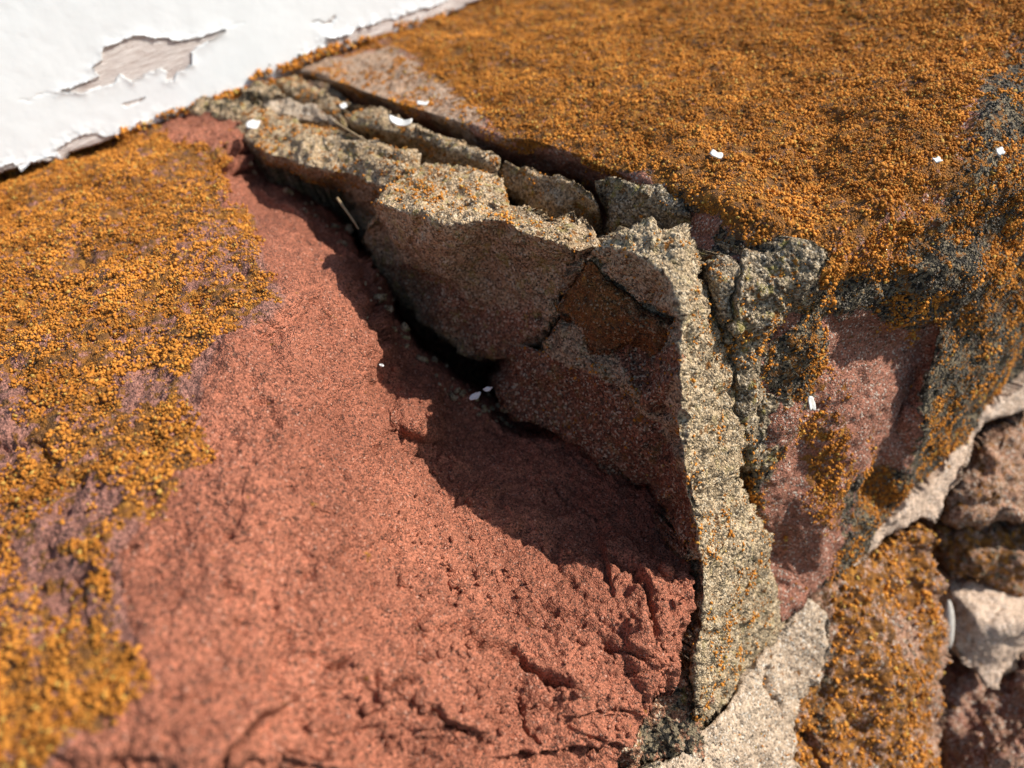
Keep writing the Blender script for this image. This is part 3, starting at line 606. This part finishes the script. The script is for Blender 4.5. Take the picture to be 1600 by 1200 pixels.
mortar("mortar_lump", "greyish mortar lump with pale green lichen between the ridge's tip and the right block's edge",
    [(946, 300, -.010), (948, 280, -.002), (966, 280, 0), (984, 285, 0), (1017, 294, 0), (1051, 299, -.002), (1074, 322, -.008), (1089, 338, -.012), (1113, 333, -.012), (1133, 338, -.016), (1147, 357, -.022), (1143, 371, -.028), (1133, 388, -.036), (1128, 397, -.042), (1105, 420, -.05), (1090, 445, -.06), (1040, 450, -.08), (960, 420, -.09), (943, 370, -.05)],
    lines=[[(950, 302, -.012), (985, 312, -.012), (1020, 320, -.012), (1050, 350, -.022), (1080, 375, -.034), (1110, 395, -.042)]], pts=[(1010, 303, -.001), (1120, 360, -.020), (1060, 335, -.012)],
    seed=25, sigma=2.5, thick=.06, rnd=.012, mat=M_gmor, masks=[[(None, .18)], [(None, .15)], [(None, .05)]], bumps=((30, .0055, 4), (110, .0025, 3)), gr=.3, cracks=[([(1080, 325), (1092, 345), (1088, 380), (1098, 410)], 3.5, .006)])
mortar("mortar_patch", "thin tan mortar smear lying flush on the right block's front, beside the ridge",
    [(1108, 415, 0), (1128, 400, 0), (1142, 408, 0), (1150, 416, 0), (1157, 404, 0), (1163, 398, 0), (1193, 400, 0), (1207, 390, 0), (1233, 380, 0), (1260, 377, 0), (1280, 390, 0), (1293, 403, 0), (1283, 414, 0), (1277, 440, 0), (1267, 468, 0), (1263, 481, 0), (1247, 488, 0), (1233, 513, 0), (1207, 540, 0), (1197, 567, 0), (1195, 593, 0), (1210, 613, 0), (1223, 622, 0), (1243, 620, 0), (1268, 628, 0), (1259, 657, 0), (1247, 676, 0), (1225, 695, 0), (1214, 710, 0), (1210, 737, 0), (1140, 740, 0), (1110, 740, 0), (1100, 600, 0), (1085, 460, 0)],
    seed=19, sigma=2, thick=.03, rnd=.010, push=(.2, 1, -.2), shrink=.03, over=("sandstone_block2", .0115), mat=M_gmor, masks=[[(None, .22), ([(1190, 480), (1260, 500), (1230, 600), (1190, 560)], .4, 10)], [(None, .15)], [(None, .05)]],
    cracks=[([(1158, 395), (1152, 430), (1142, 470), (1137, 515)], 3, .008, .003), ([(1247, 676), (1240, 640)], 2.5, .004), ([(1196, 620), (1195, 700)], 2.5, .003), ([(1137, 515), (1150, 535)], 4, .008)],
    bumps=((26, .0045, 4), (110, .0025, 3)), gr=.4)
mortar("mortar_lump", "pale sandy mortar spreading out at the bottom of the joint under the ridge's foot",
    [(1060, 1180, 't', .535), (1084, 1150, 't', .548), (1118, 1122, 't', .568), (1150, 1080, 't', .595), (1180, 1030, 't', .615), (1215, 980, 't', .635), (1228, 968, 't', .642), (1265, 930, 't', .655), (1290, 960, 't', .66), (1292, 1020, 't', .66), (1285, 1070, 't', .655), (1250, 1095, 't', .645), (1238, 1140, 't', .635), (1240, 1200, 't', .62), (1235, 1330, 't', .59), (930, 1330, 't', .47), (960, 1250, 't', .485), (985, 1200, 't', .50)],
    pts=[(1180, 1150, 't', .600), (1120, 1200, 't', .555), (1210, 1070, 't', .625), (1255, 1000, 't', .648)], seed=20, thick=.1, sigma=7, mat=M_mor2, masks=[[(None, .12)], [(None, .12), ([(960, 1120), (1080, 1100), (1080, 1180), (1010, 1210)], .6, 8)], [(None, .1)]],
    cracks=[([(1195, 1045), (1200, 1080), (1222, 1112)], 4, .01)], gr=.25)
mortar("mortar_fill", "dark gritty mortar tucked between the red block's lower corner and the ridge", 
    [(1090, 900, -.23), (1100, 1000, -.26), (1100, 1100, -.30), (1090, 1170, -.31), (1050, 1200, -.32), (980, 1240, -.33), (950, 1240, -.32), (960, 1150, -.25), (1020, 1080, -.25), (1060, 1000, -.24)],
    pts=[(1050, 1120, -.275), (1020, 1170, -.29)], seed=21, thick=.1, sigma=4, bumps=((35, .008, 4), (120, .004, 3)), masks=[[(None, 0)], [(None, .35), ([(1000, 1150), (1090, 1120), (1090, 1190), (1000, 1240)], .7, 10)], [(None, .8)]], gr=0)
for sd__, lab, o_ in ((22, "grey crumbly mortar lump at the foot of the painted wood, left of the slab", [(298, 178, 0), (312, 165, .004), (340, 156, .006), (375, 150, .006), (408, 152, .004), (415, 166, 0), (385, 182, -.004), (372, 202, -.012), (350, 205, -.012), (320, 192, -.008)]),
                      (23, "small grey mortar lump wedged under the wood above the strips", [(385, 146, 0), (405, 132, .004), (430, 125, .004), (434, 140, 0), (450, 150, -.004), (425, 155, -.006), (405, 158, -.006)])):
    mortar("mortar_lump", lab, o_, seed=sd__, thick=.05, rnd=.012, mat=M_mor, masks=[[(None, .1)], [(None, .45)], [(None, 0)]], bumps=((40, .006, 4), (120, .003, 3)))
bed = relief("mortar_bed", [(380, 120, -.10), (480, 110, -.10), (960, 270, -.12), (1180, 420, 'x', .40), (1200, 800, 'x', .40), (1250, 1000, -.42), (1200, 1250, -.5), (1000, 1250, -.45), (1040, 900, -.30), (800, 700, -.27), (560, 480, -.27), (380, 240, -.16)], seed=24, thick=.1, sigma=8, mat=M_mor, rnd=.01,
             masks=[[(None, 0)], [(None, .4)], [(None, .6)]])
tag(bed, "dark mortar deep inside the open joint behind the broken pieces", "mortar")

# ================================================================== rubble wall under the sill
WB = ((12, .012, 4), (45, .005, 3), (150, .002, 2))
def stone(name, label, outline, pts=(), lines=(), seed=40, mat=None, masks=None, cat="wall stone", group="stones of the rubble wall", **kw):
    kw.setdefault('bumps', WB); kw.setdefault('sigma', 6); kw.setdefault('rnd', .014); kw.setdefault('thick', .15); kw.setdefault('push', (.3, .9, -.3))
    o = relief(name, outline, pts, lines, seed=seed, mat=mat or M_wall, masks=masks or [[(None, .3)], [(None, .1)], [(None, .3)]], **kw)
    return tag(o, label, cat, group)
w1 = stone("wall_stone", "tall orange lichened stone standing below the corner of the right block", 
    [(1215, 1005, 't', .66), (1262, 930, 't', .68), (1320, 885, 't', .69), (1360, 862, 't', .70), (1400, 835, 't', .71), (1440, 806, 't', .72), (1456, 826, 't', .73), (1470, 880, 't', .745), (1474, 960, 't', .75), (1485, 1010, 't', .76), (1480, 1080, 't', .765), (1478, 1200, 't', .77), (1475, 1330, 't', .78), (1200, 1330, 't', .66), (1228, 1180, 't', .64), (1235, 1090, 't', .64), (1225, 1040, 't', .65)],
    pts=[(1320, 1000, 't', .68), (1400, 1000, 't', .695), (1440, 1050, 't', .715), (1300, 1150, 't', .655), (1420, 1200, 't', .70), (1350, 900, 't', .69)], lines=[[(1300, 1000, 't', .675), (1303, 1080, 't', .665), (1300, 1180, 't', .66), (1295, 1300, 't', .66)]], seed=41,
    masks=[[(None, .66), ([(1200, 930), (1290, 900), (1300, 1060), (1260, 1100), (1200, 1100)], .25, 14), ([(1455, 850), (1500, 900), (1500, 1330), (1465, 1330), (1465, 1000)], .15, 8), ([(1395, 960), (1440, 960), (1450, 1020), (1410, 1030)], .1, 10)], [(None, .25), ([(1280, 1010), (1310, 1010), (1310, 1150), (1285, 1160)], .6, 8)], [(None, .3)]],
    cracks=[([(1300, 1050), (1302, 1120), (1300, 1180)], 6, .012), ([(1270, 1160), (1290, 1200)], 14, .02), ([(1402, 975), (1408, 990)], 7, .01)])
granules(w1, .4, .0012, .5, dark=.4, seed=41, label="orange lichen grains on the tall stone")
stone("wall_mortar", "pale pink mortar seam squeezed along the bottom edge of the right block", 
    [(1316, 874, 't', .69), (1345, 845, 't', .695), (1400, 800, 't', .70), (1440, 765, 't', .71), (1470, 735, 't', .72), (1490, 700, 't', .725), (1505, 668, 't', .73), (1530, 650, 't', .735), (1600, 600, 't', .75), (1730, 490, 't', .78), (1730, 560, 't', .79), (1600, 640, 't', .76), (1540, 668, 't', .745), (1524, 690, 't', .74), (1510, 725, 't', .735), (1478, 780, 't', .73), (1460, 820, 't', .725), (1440, 812, 't', .72), (1400, 833, 't', .71), (1360, 866, 't', .70), (1330, 882, 't', .69)],
    seed=42, mat=M_seam, masks=[[(None, .05)], [(None, .05)], [(None, .0)]], cat="mortar", group="wall mortar seams", rnd=.006, bumps=((10, .006, 3), (50, .0018, 4), (160, .0008, 2)), thick=.1)
stone("wall_stone", "upper right brown stone catching sun just under the right block", 
    [(1462, 812, 't', .75), (1480, 775, 't', .75), (1512, 722, 't', .755), (1532, 684, 't', .76), (1600, 638, 't', .77), (1730, 560, 't', .80), (1730, 830, 't', .83), (1600, 824, 't', .80), (1540, 830, 't', .79), (1490, 828, 't', .77)],
    pts=[(1560, 740, 't', .735), (1640, 740, 't', .76), (1520, 790, 't', .735), (1590, 800, 't', .745)], seed=43, masks=[[(None, .32)], [(None, .15)], [(None, .4)]], lines=[[(1490, 815, 't', .74), (1560, 818, 't', .745), (1620, 815, 't', .755)]], rnd=.012)
w4 = stone("wall_stone", "dark shaded stone with yellow lichen under the sunlit brown stone", 
    [(1455, 820, 't', .82), (1600, 815, 't', .84), (1730, 815, 't', .86), (1730, 940, 't', .86), (1600, 938, 't', .84), (1560, 928, 't', .83), (1510, 915, 't', .82), (1475, 900, 't', .82)],
    pts=[(1540, 870, 't', .80), (1640, 870, 't', .82)], seed=44, masks=[[(None, .55)], [(None, .45)], [(None, .2)]], rnd=.01, cracks=[([(1490, 905), (1540, 915)], 3, .01)])
stone("wall_mortar", "cream mortar wedge half in shadow beside the white pebble", 
    [(1478, 905, 't', .84), (1520, 905, 't', .84), (1600, 930, 't', .85), (1730, 930, 't', .87), (1730, 1010, 't', .86), (1620, 1005, 't', .84), (1590, 1030, 't', .83), (1568, 1060, 't', .82), (1560, 1078, 't', .82), (1540, 1072, 't', .82), (1520, 1048, 't', .82), (1500, 1042, 't', .82), (1488, 1010, 't', .82)],
    seed=45, mat=M_seam, masks=[[(None, .05)], [(None, .05)], [(None, .3)]], cat="mortar", group="wall mortar seams", rnd=.006, thick=.1, bumps=((10, .007, 3), (50, .0025, 4), (160, .001, 2)), pts=[(1530, 980, 't', .80), (1600, 975, 't', .80)])
stone("wall_stone", "red brown stone in the lower right corner below the cream mortar", 
    [(1478, 1110, 't', .84), (1490, 1060, 't', .84), (1515, 1040, 't', .85), (1560, 1060, 't', .86), (1600, 1000, 't', .86), (1730, 990, 't', .86), (1730, 1330, 't', .82), (1470, 1330, 't', .82), (1474, 1200, 't', .83)],
    pts=[(1560, 1180, 't', .78), (1640, 1150, 't', .78), (1540, 1090, 't', .85), (1520, 1130, 't', .84)], seed=46, masks=[[(None, .2)], [(None, .15)], [(None, .5)]], mat=rock("red_wall_stone", (.44, .20, .13), (.35, .15, .10), (.45, .27, .17), grain=2000, grain_amt=.4))
stone("wall_bed", "dark mortar filling the joints behind the rubble stones", [(1150, 850, 't', .86), (1730, 450, 't', .95), (1730, 1330, 't', .95), (1100, 1330, 't', .80)], seed=47, masks=[[(None, .1)], [(None, .3)], [(None, .3)]], cat="mortar", group=None, step=3, mat=M_mor2)

# ================================================================== painted wood
board_o = np.array(pt(300, 60, 'y', .90))
W_bot = [(-320, 390), (0, 273), (34, 262), (97, 252), (108, 240), (165, 222), (225, 200), (300, 180), (375, 158), (431, 136), (447, 118), (480, 98), (515, 82), (600, 56), (720, 12), (820, -26)]
def wp(l, y): return [(a, b, 'y', y) for a, b in l]
wood = relief("painted_board", wp(W_bot + [(820, -230), (-320, -230)], .8885), step=2, sigma=1, rnd=.004, thick=.08, push=(0, 1, 0), bumps=((8, .0004, 3),), edge_amp=1.5, mat=M_wood, seed=51, masks=[[(None, 0)]] * 3, shrink=0)
tag(wood, "wooden board with peeling white paint at the back of the stone sill", "board")
H1 = [(90, 144), (112, 139), (135, 129), (157, 120), (144, 105), (161, 94), (161, 75), (180, 69), (210, 58), (225, 56), (240, 60), (259, 58), (270, 64), (296, 62), (319, 58), (349, 47), (330, 60), (313, 68), (296, 81), (298, 101), (278, 112), (270, 124), (259, 127), (262, 112), (255, 105), (225, 116), (206, 127), (187, 116), (180, 127), (161, 135), (139, 142), (112, 143)]
H2 = [(190, 163), (210, 158), (228, 151), (215, 160), (198, 167)]
P_bot = [(-320, 374), (0, 262), (19, 255), (34, 268), (45, 255), (75, 244), (97, 251), (88, 234), (112, 221), (124, 214), (150, 210), (165, 216), (199, 210), (225, 195), (262, 184), (300, 172), (337, 161), (375, 150), (410, 138), (431, 124), (439, 112), (455, 100), (469, 88), (490, 80), (506, 75), (514, 70), (506, 57), (520, 60), (545, 53), (560, 44), (580, 40), (600, 33), (625, 27), (650, 16), (680, 9), (705, -2), (760, -22), (820, -40)]
def pnoise(px, py, s): 
    P = np.stack([px, py, np.full(px.shape, s)], -1); return fbm(P, .07, 3, 3)
def phole(px, py): return (polysd(px, py, H1) + 2.0 * pnoise(px, py, 1.) > 0) | (polysd(px, py, H2) > 0)
def pcurl(px, py, P):
    d = -polysd(px, py, H1); lift = np.exp(-np.maximum(d, 0) / 7) * (.5 + .5 * pnoise(px, py, 9.) + .3)
    d2 = polysd(px, py, wp(P_bot + [(820, -230), (-320, -230)], 0)); lift2 = np.exp(-np.maximum(d2, 0) / 8) * (.3 + .8 * pnoise(px, py, 5.)) * (1 + 1.5 * np.exp(-((px - 560) / 60) ** 2))
    return .0018 * lift * (d > 0) + .0026 * np.maximum(lift2, 0)
paint = relief("paint_layer", wp(P_bot + [(820, -230), (-320, -230)], .887), step=1.6, sigma=1, rnd=0.0008, thick=.0016, push=(0, 1, 0), bumps=((6, .0008, 2), (60, .00015, 3)), edge_amp=1.6, edge_fr=.12, mat=M_paint, seed=52, hole=phole, extra=pcurl, parent=wood, shrink=0, cap=False,
               masks=[[(None, 0), ([(180, 230), (225, 188), (300, 165), (375, 142), (431, 118), (469, 82), (500, 68), (520, 90), (440, 150), (300, 200)], .55, 6, 4)], [(None, 0)], [(None, 0)]],
               cracks=[([(90, 144), (60, 152), (30, 160)], .9, .0006), ([(349, 47), (380, 38)], .9, .0006), ([(490, 38), (525, 31)], 1.5, .003)])
paint['label'] = "thick white paint with a peeled patch and a chipped lower edge"
def spots(name, label, pix, parent, rad=.0014, seed=60):
    r = np.random.default_rng(seed); VV = []; FF = []; TT = []; n = 0
    for (x0, y0, x1, y1, cnt, spread, y) in pix:
        for i in range(cnt):
            u = r.random(); x = x0 + (x1 - x0) * u + r.normal(0, spread); yy = y0 + (y1 - y0) * u + r.normal(0, spread * .6)
            c = pt(x, yy, 'y', y) + r.normal(0, .0015, 3); s = rad * r.lognormal(0, .35)
            q = np.linalg.qr(r.normal(size=(3, 3)))[0]
            VV.append((ICO * (1 + .25 * r.normal(size=(12, 1)))) @ q * s + c); FF.append(ICF + 12 * n); n += 1
            TT.append(np.tile([r.random(), r.random(), float(r.random() < .18)], (12, 1)))
    ob = new_mesh(name, np.concatenate(VV), np.concatenate(FF), M_gran, {'tone': np.concatenate(TT)}, True, parent, np.array(parent.location) / S)
    ob['label'] = label; ob['kind'] = 'stuff'
    return ob
spots("lichen", "orange lichen crumbs growing along the board's lower edge", [(180, 212, 225, 196, 50, 4, .885), (250, 182, 330, 160, 110, 5, .884), (310, 166, 430, 128, 520, 5, .883), (395, 125, 430, 108, 60, 4, .884), (440, 108, 530, 72, 520, 4, .880), (530, 72, 600, 58, 60, 4, .882), (620, 42, 650, 34, 150, 4, .89), (650, 40, 720, 12, 160, 4, .89)], wood)

# ================================================================== loose flakes, pebble, straws
def flake(name, label, cx, cy, spec, w, h, ang, nrm, seed, mat=M_flake, grp="loose white paint flakes", curl=.10):
    """thin chip: outline of a bent irregular disc at the traced place, lying in the plane with normal nrm"""
    r = np.random.default_rng(seed); c = pt(cx, cy, *spec); t = tval((cx, cy, *spec)); k = t / F; w *= .88; h *= .88
    nrm = np.array(nrm, float); nrm /= np.linalg.norm(nrm); u = np.array(AX @ np.array([[1, 0, 0], [0, 1, 0], [0, 0, 1]])) 
    right_ = RW @ np.array([math.cos(ang), math.sin(ang), 0]); u = right_ - nrm * (right_ @ nrm); u /= np.linalg.norm(u); v = np.cross(nrm, u)
    n = 18; rings = 4; V = []; 
    rad = 1 + .22 * np.array([r.normal() for _ in range(n)]); rad = np.clip((rad + np.roll(rad, 1)) / 2, .65, 1.35)
    fs = 1 / max(.35, abs(nrm @ (-(c - CAM) / np.linalg.norm(c - CAM))))
    for side in (1, -1):
        for j in range(rings + 1):
            for i in range(n):
                a = 2 * math.pi * i / n; rr = j / rings * rad[i]
                x = math.cos(a) * rr * w * k / 2; y = math.sin(a) * rr * h * k / 2 * fs
                z = curl * (x * x) / (w * k) * 2.0 + side * .0004 + .002 * math.sin(3 * a + seed) * (j / rings) ** 2 * .25
                V.append(c + u * x + v * y + nrm * (z + .004))
    V = np.array(V); Fs = []; N1 = (rings + 1) * n
    for side in (0, 1):
        for j in range(rings):
            for i in range(n):
                q = [side * N1 + j * n + i, side * N1 + j * n + (i + 1) % n, side * N1 + (j + 1) * n + (i + 1) % n, side * N1 + (j + 1) * n + i]
                Fs.append(q if side == 0 else q[::-1])
    for i in range(n): Fs.append([rings * n + i, rings * n + (i + 1) % n, N1 + rings * n + (i + 1) % n, N1 + rings * n + i])
    ob = new_mesh(name, V, np.array(Fs), mat, None, True, None, c)
    return tag(ob, label, "paint flake", grp)
UP = (0.1, -.15, 1); FR = (.1, -1, .25)
flake("paint_flake", "round white flake on the left tip of the flat mortar slab", 397, 201, (.004,), 23, 15, -.2, UP, 1)
flake("paint_flake", "white flake alone on the orange lichen above the mortar patch", 1118, 250, (.003,), 21, 12, -.1, UP, 2)
flake("paint_flake", "split white flake lying near the right block's edge, left of the rightmost one", 1461, 259, (.002,), 14, 9, .7, UP, 3)
flake("paint_flake", "rightmost white flake, small and oval, near the right edge of the photo", 1558, 246, ('y', .186), 15, 10, .4, UP, 4)
flake("paint_flake", "white chip stuck to the front of the right block under the grey mortar patch", 1260, 629, ('y', .218), 20, 15, -.6, FR, 5)
flake("paint_flake", "curled white flake bridging the mortar strip beside the gap", 624, 198, (.008,), 34, 12, .1, (.1, -.4, 1), 6, curl=.35)
flake("paint_flake", "small white flake on the very edge of the right block above the gap", 661, 168, (.002,), 22, 7, -.1, UP, 7)
flake("paint_flake", "white flake fallen into the dark hole at its lower end", 744, 621, (-.128,), 20, 12, -.7, (-.3, -.4, 1), 8)
flake("paint_flake", "thin sliver of white paint right beside the flake in the dark hole", 763, 611, (-.128,), 18, 6, -.3, (-.3, -.4, 1), 9)
flake("paint_flake", "tiny pale flake on the shaded red stone left of the hole", 599, 575, (-.072,), 10, 5, .4, (-.3, -.4, 1), 10)
flake("paint_flake", "small cream flake between the upper mortar strips", 537, 172, (.004,), 13, 8, -.6, UP, 11)

def tube(name, label, pth, r0, mat, cat, grp):
    P = np.array([pt(*p) for p in pth]); n = 16; tt = np.linspace(0, len(P) - 1, n); Q = np.stack([np.interp(tt, range(len(P)), P[:, k]) for k in range(3)], -1)
    Q[1:-1] = (Q[:-2] + Q[1:-1] * 2 + Q[2:]) / 4; V = []; m_ = 8
    for i in range(n):
        d = Q[min(i + 1, n - 1)] - Q[max(i - 1, 0)]; d /= np.linalg.norm(d); a = np.cross(d, [0, 0, 1.]); a /= np.linalg.norm(a); b = np.cross(d, a); r = r0 * (1 - .5 * i / n)
        for j in range(m_): V.append(Q[i] + (a * math.cos(j * 2 * math.pi / m_) + b * math.sin(j * 2 * math.pi / m_)) * r)
    Fs = [[i * m_ + j, i * m_ + (j + 1) % m_, (i + 1) * m_ + (j + 1) % m_, (i + 1) * m_ + j] for i in range(n - 1) for j in range(m_)]
    Fs.append([0, 1, 2, 3]); Fs.append([3, 4, 5, 6]);
    return tag(new_mesh(name, np.array(V), np.array(Fs), mat, None, True, None, Q[0]), label, cat, grp)
tube("straw", "dry straw standing in the shaded crevice under the flat slab", [(527, 310, 't', .66), (540, 328, 't', .655), (552, 345, 't', .65), (560, 358, 't', .65)], .0012, M_straw, "straw", "dry straws")
tube("straw", "fine dry straw lying across the upper mortar strips", [(522, 190, .008), (550, 207, .008), (575, 222, .008), (592, 236, .006)], .0009, M_straw, "straw", "dry straws")

def pebble(name, label, cx, cy, t, w, h, seed):
    c = pt(cx, cy, 't', t); k = t / F; V = []; n, m_ = 16, 24
    for i in range(n + 1):
        for j in range(m_):
            th = math.pi * i / n; p_ = 2 * math.pi * j / m_
            v = np.array([math.sin(th) * math.cos(p_) * w, math.cos(th) * h, math.sin(th) * math.sin(p_) * w]) * k / 2
            V.append(v)
    V = np.array(V); V *= (1 + .30 * fbm(V, 22, 3, seed))[:, None]
    V = V @ RW.T + c
    Fs = np.array([[i * m_ + j, i * m_ + (j + 1) % m_, (i + 1) * m_ + (j + 1) % m_, (i + 1) * m_ + j] for i in range(n) for j in range(m_)])
    return tag(new_mesh(name, V, Fs, M_peb, None, True, None, c), label, "pebble")
pebble("white_pebble", "smooth white pebble in the joint right of the tall lichened stone", 1482, 975, .795, 14, 66, 5)

def grit(label, gname, poly, n, rad, mat, seed):
    """crumbs lying loose on a surface"""
    g = GRIDS[gname]; r = np.random.default_rng(seed)
    I = np.nonzero(polysd(g['px'], g['py'], poly) > 0)[0]
    w = sstep(fbm(g['V'][I], 40, 3, seed), -.2, .6) + .05; I = r.choice(I, n, p=w / w.sum())
    s_ = rad * r.lognormal(0, .45, n); c = g['V'][I] + g['N'][I] * (s_ * .45)[:, None]
    Qm = np.linalg.qr(r.normal(size=(n, 3, 3)))[0]; base = ICO[None] * (1 + .25 * r.normal(size=(n, 12, 1)).clip(-1.5, 1.5)) * np.array([1.2, 1, .75])
    VV = np.einsum('nij,nkj->nki', Qm, base) * s_[:, None, None] + c[:, None, :]; FF = ICF[None] + (np.arange(n) * 12)[:, None, None]
    ob = new_mesh("loose_grit", VV.reshape(-1, 3), FF.reshape(-1, 3), mat, {'mask': np.zeros((n * 12, 3))}, False, None, c.mean(0))
    return tag(ob, label, "grit", None, "stuff")
grit("loose crumbs of red sandstone lying in the hollow and on the ledges", "sandstone_block1", [(560, 560), (720, 590), (800, 670), (1080, 880), (1070, 1050), (980, 1180), (430, 1190), (600, 950), (620, 760)], 520, .0013, M_left, 71)
grit("tan grains of crumbled mortar scattered on the big chunk's top", "mortar_chunk16", [(590, 316), (680, 260), (780, 280), (925, 360), (900, 395), (700, 345)], 90, .0011, M_mor, 72)
grit("sandy crumbs at the edge of the dark hole", "sandstone_block1", [(380, 250), (480, 270), (600, 400), (620, 500), (760, 600), (830, 670), (780, 680), (600, 540), (520, 380)], 160, .0015, M_mor, 73)
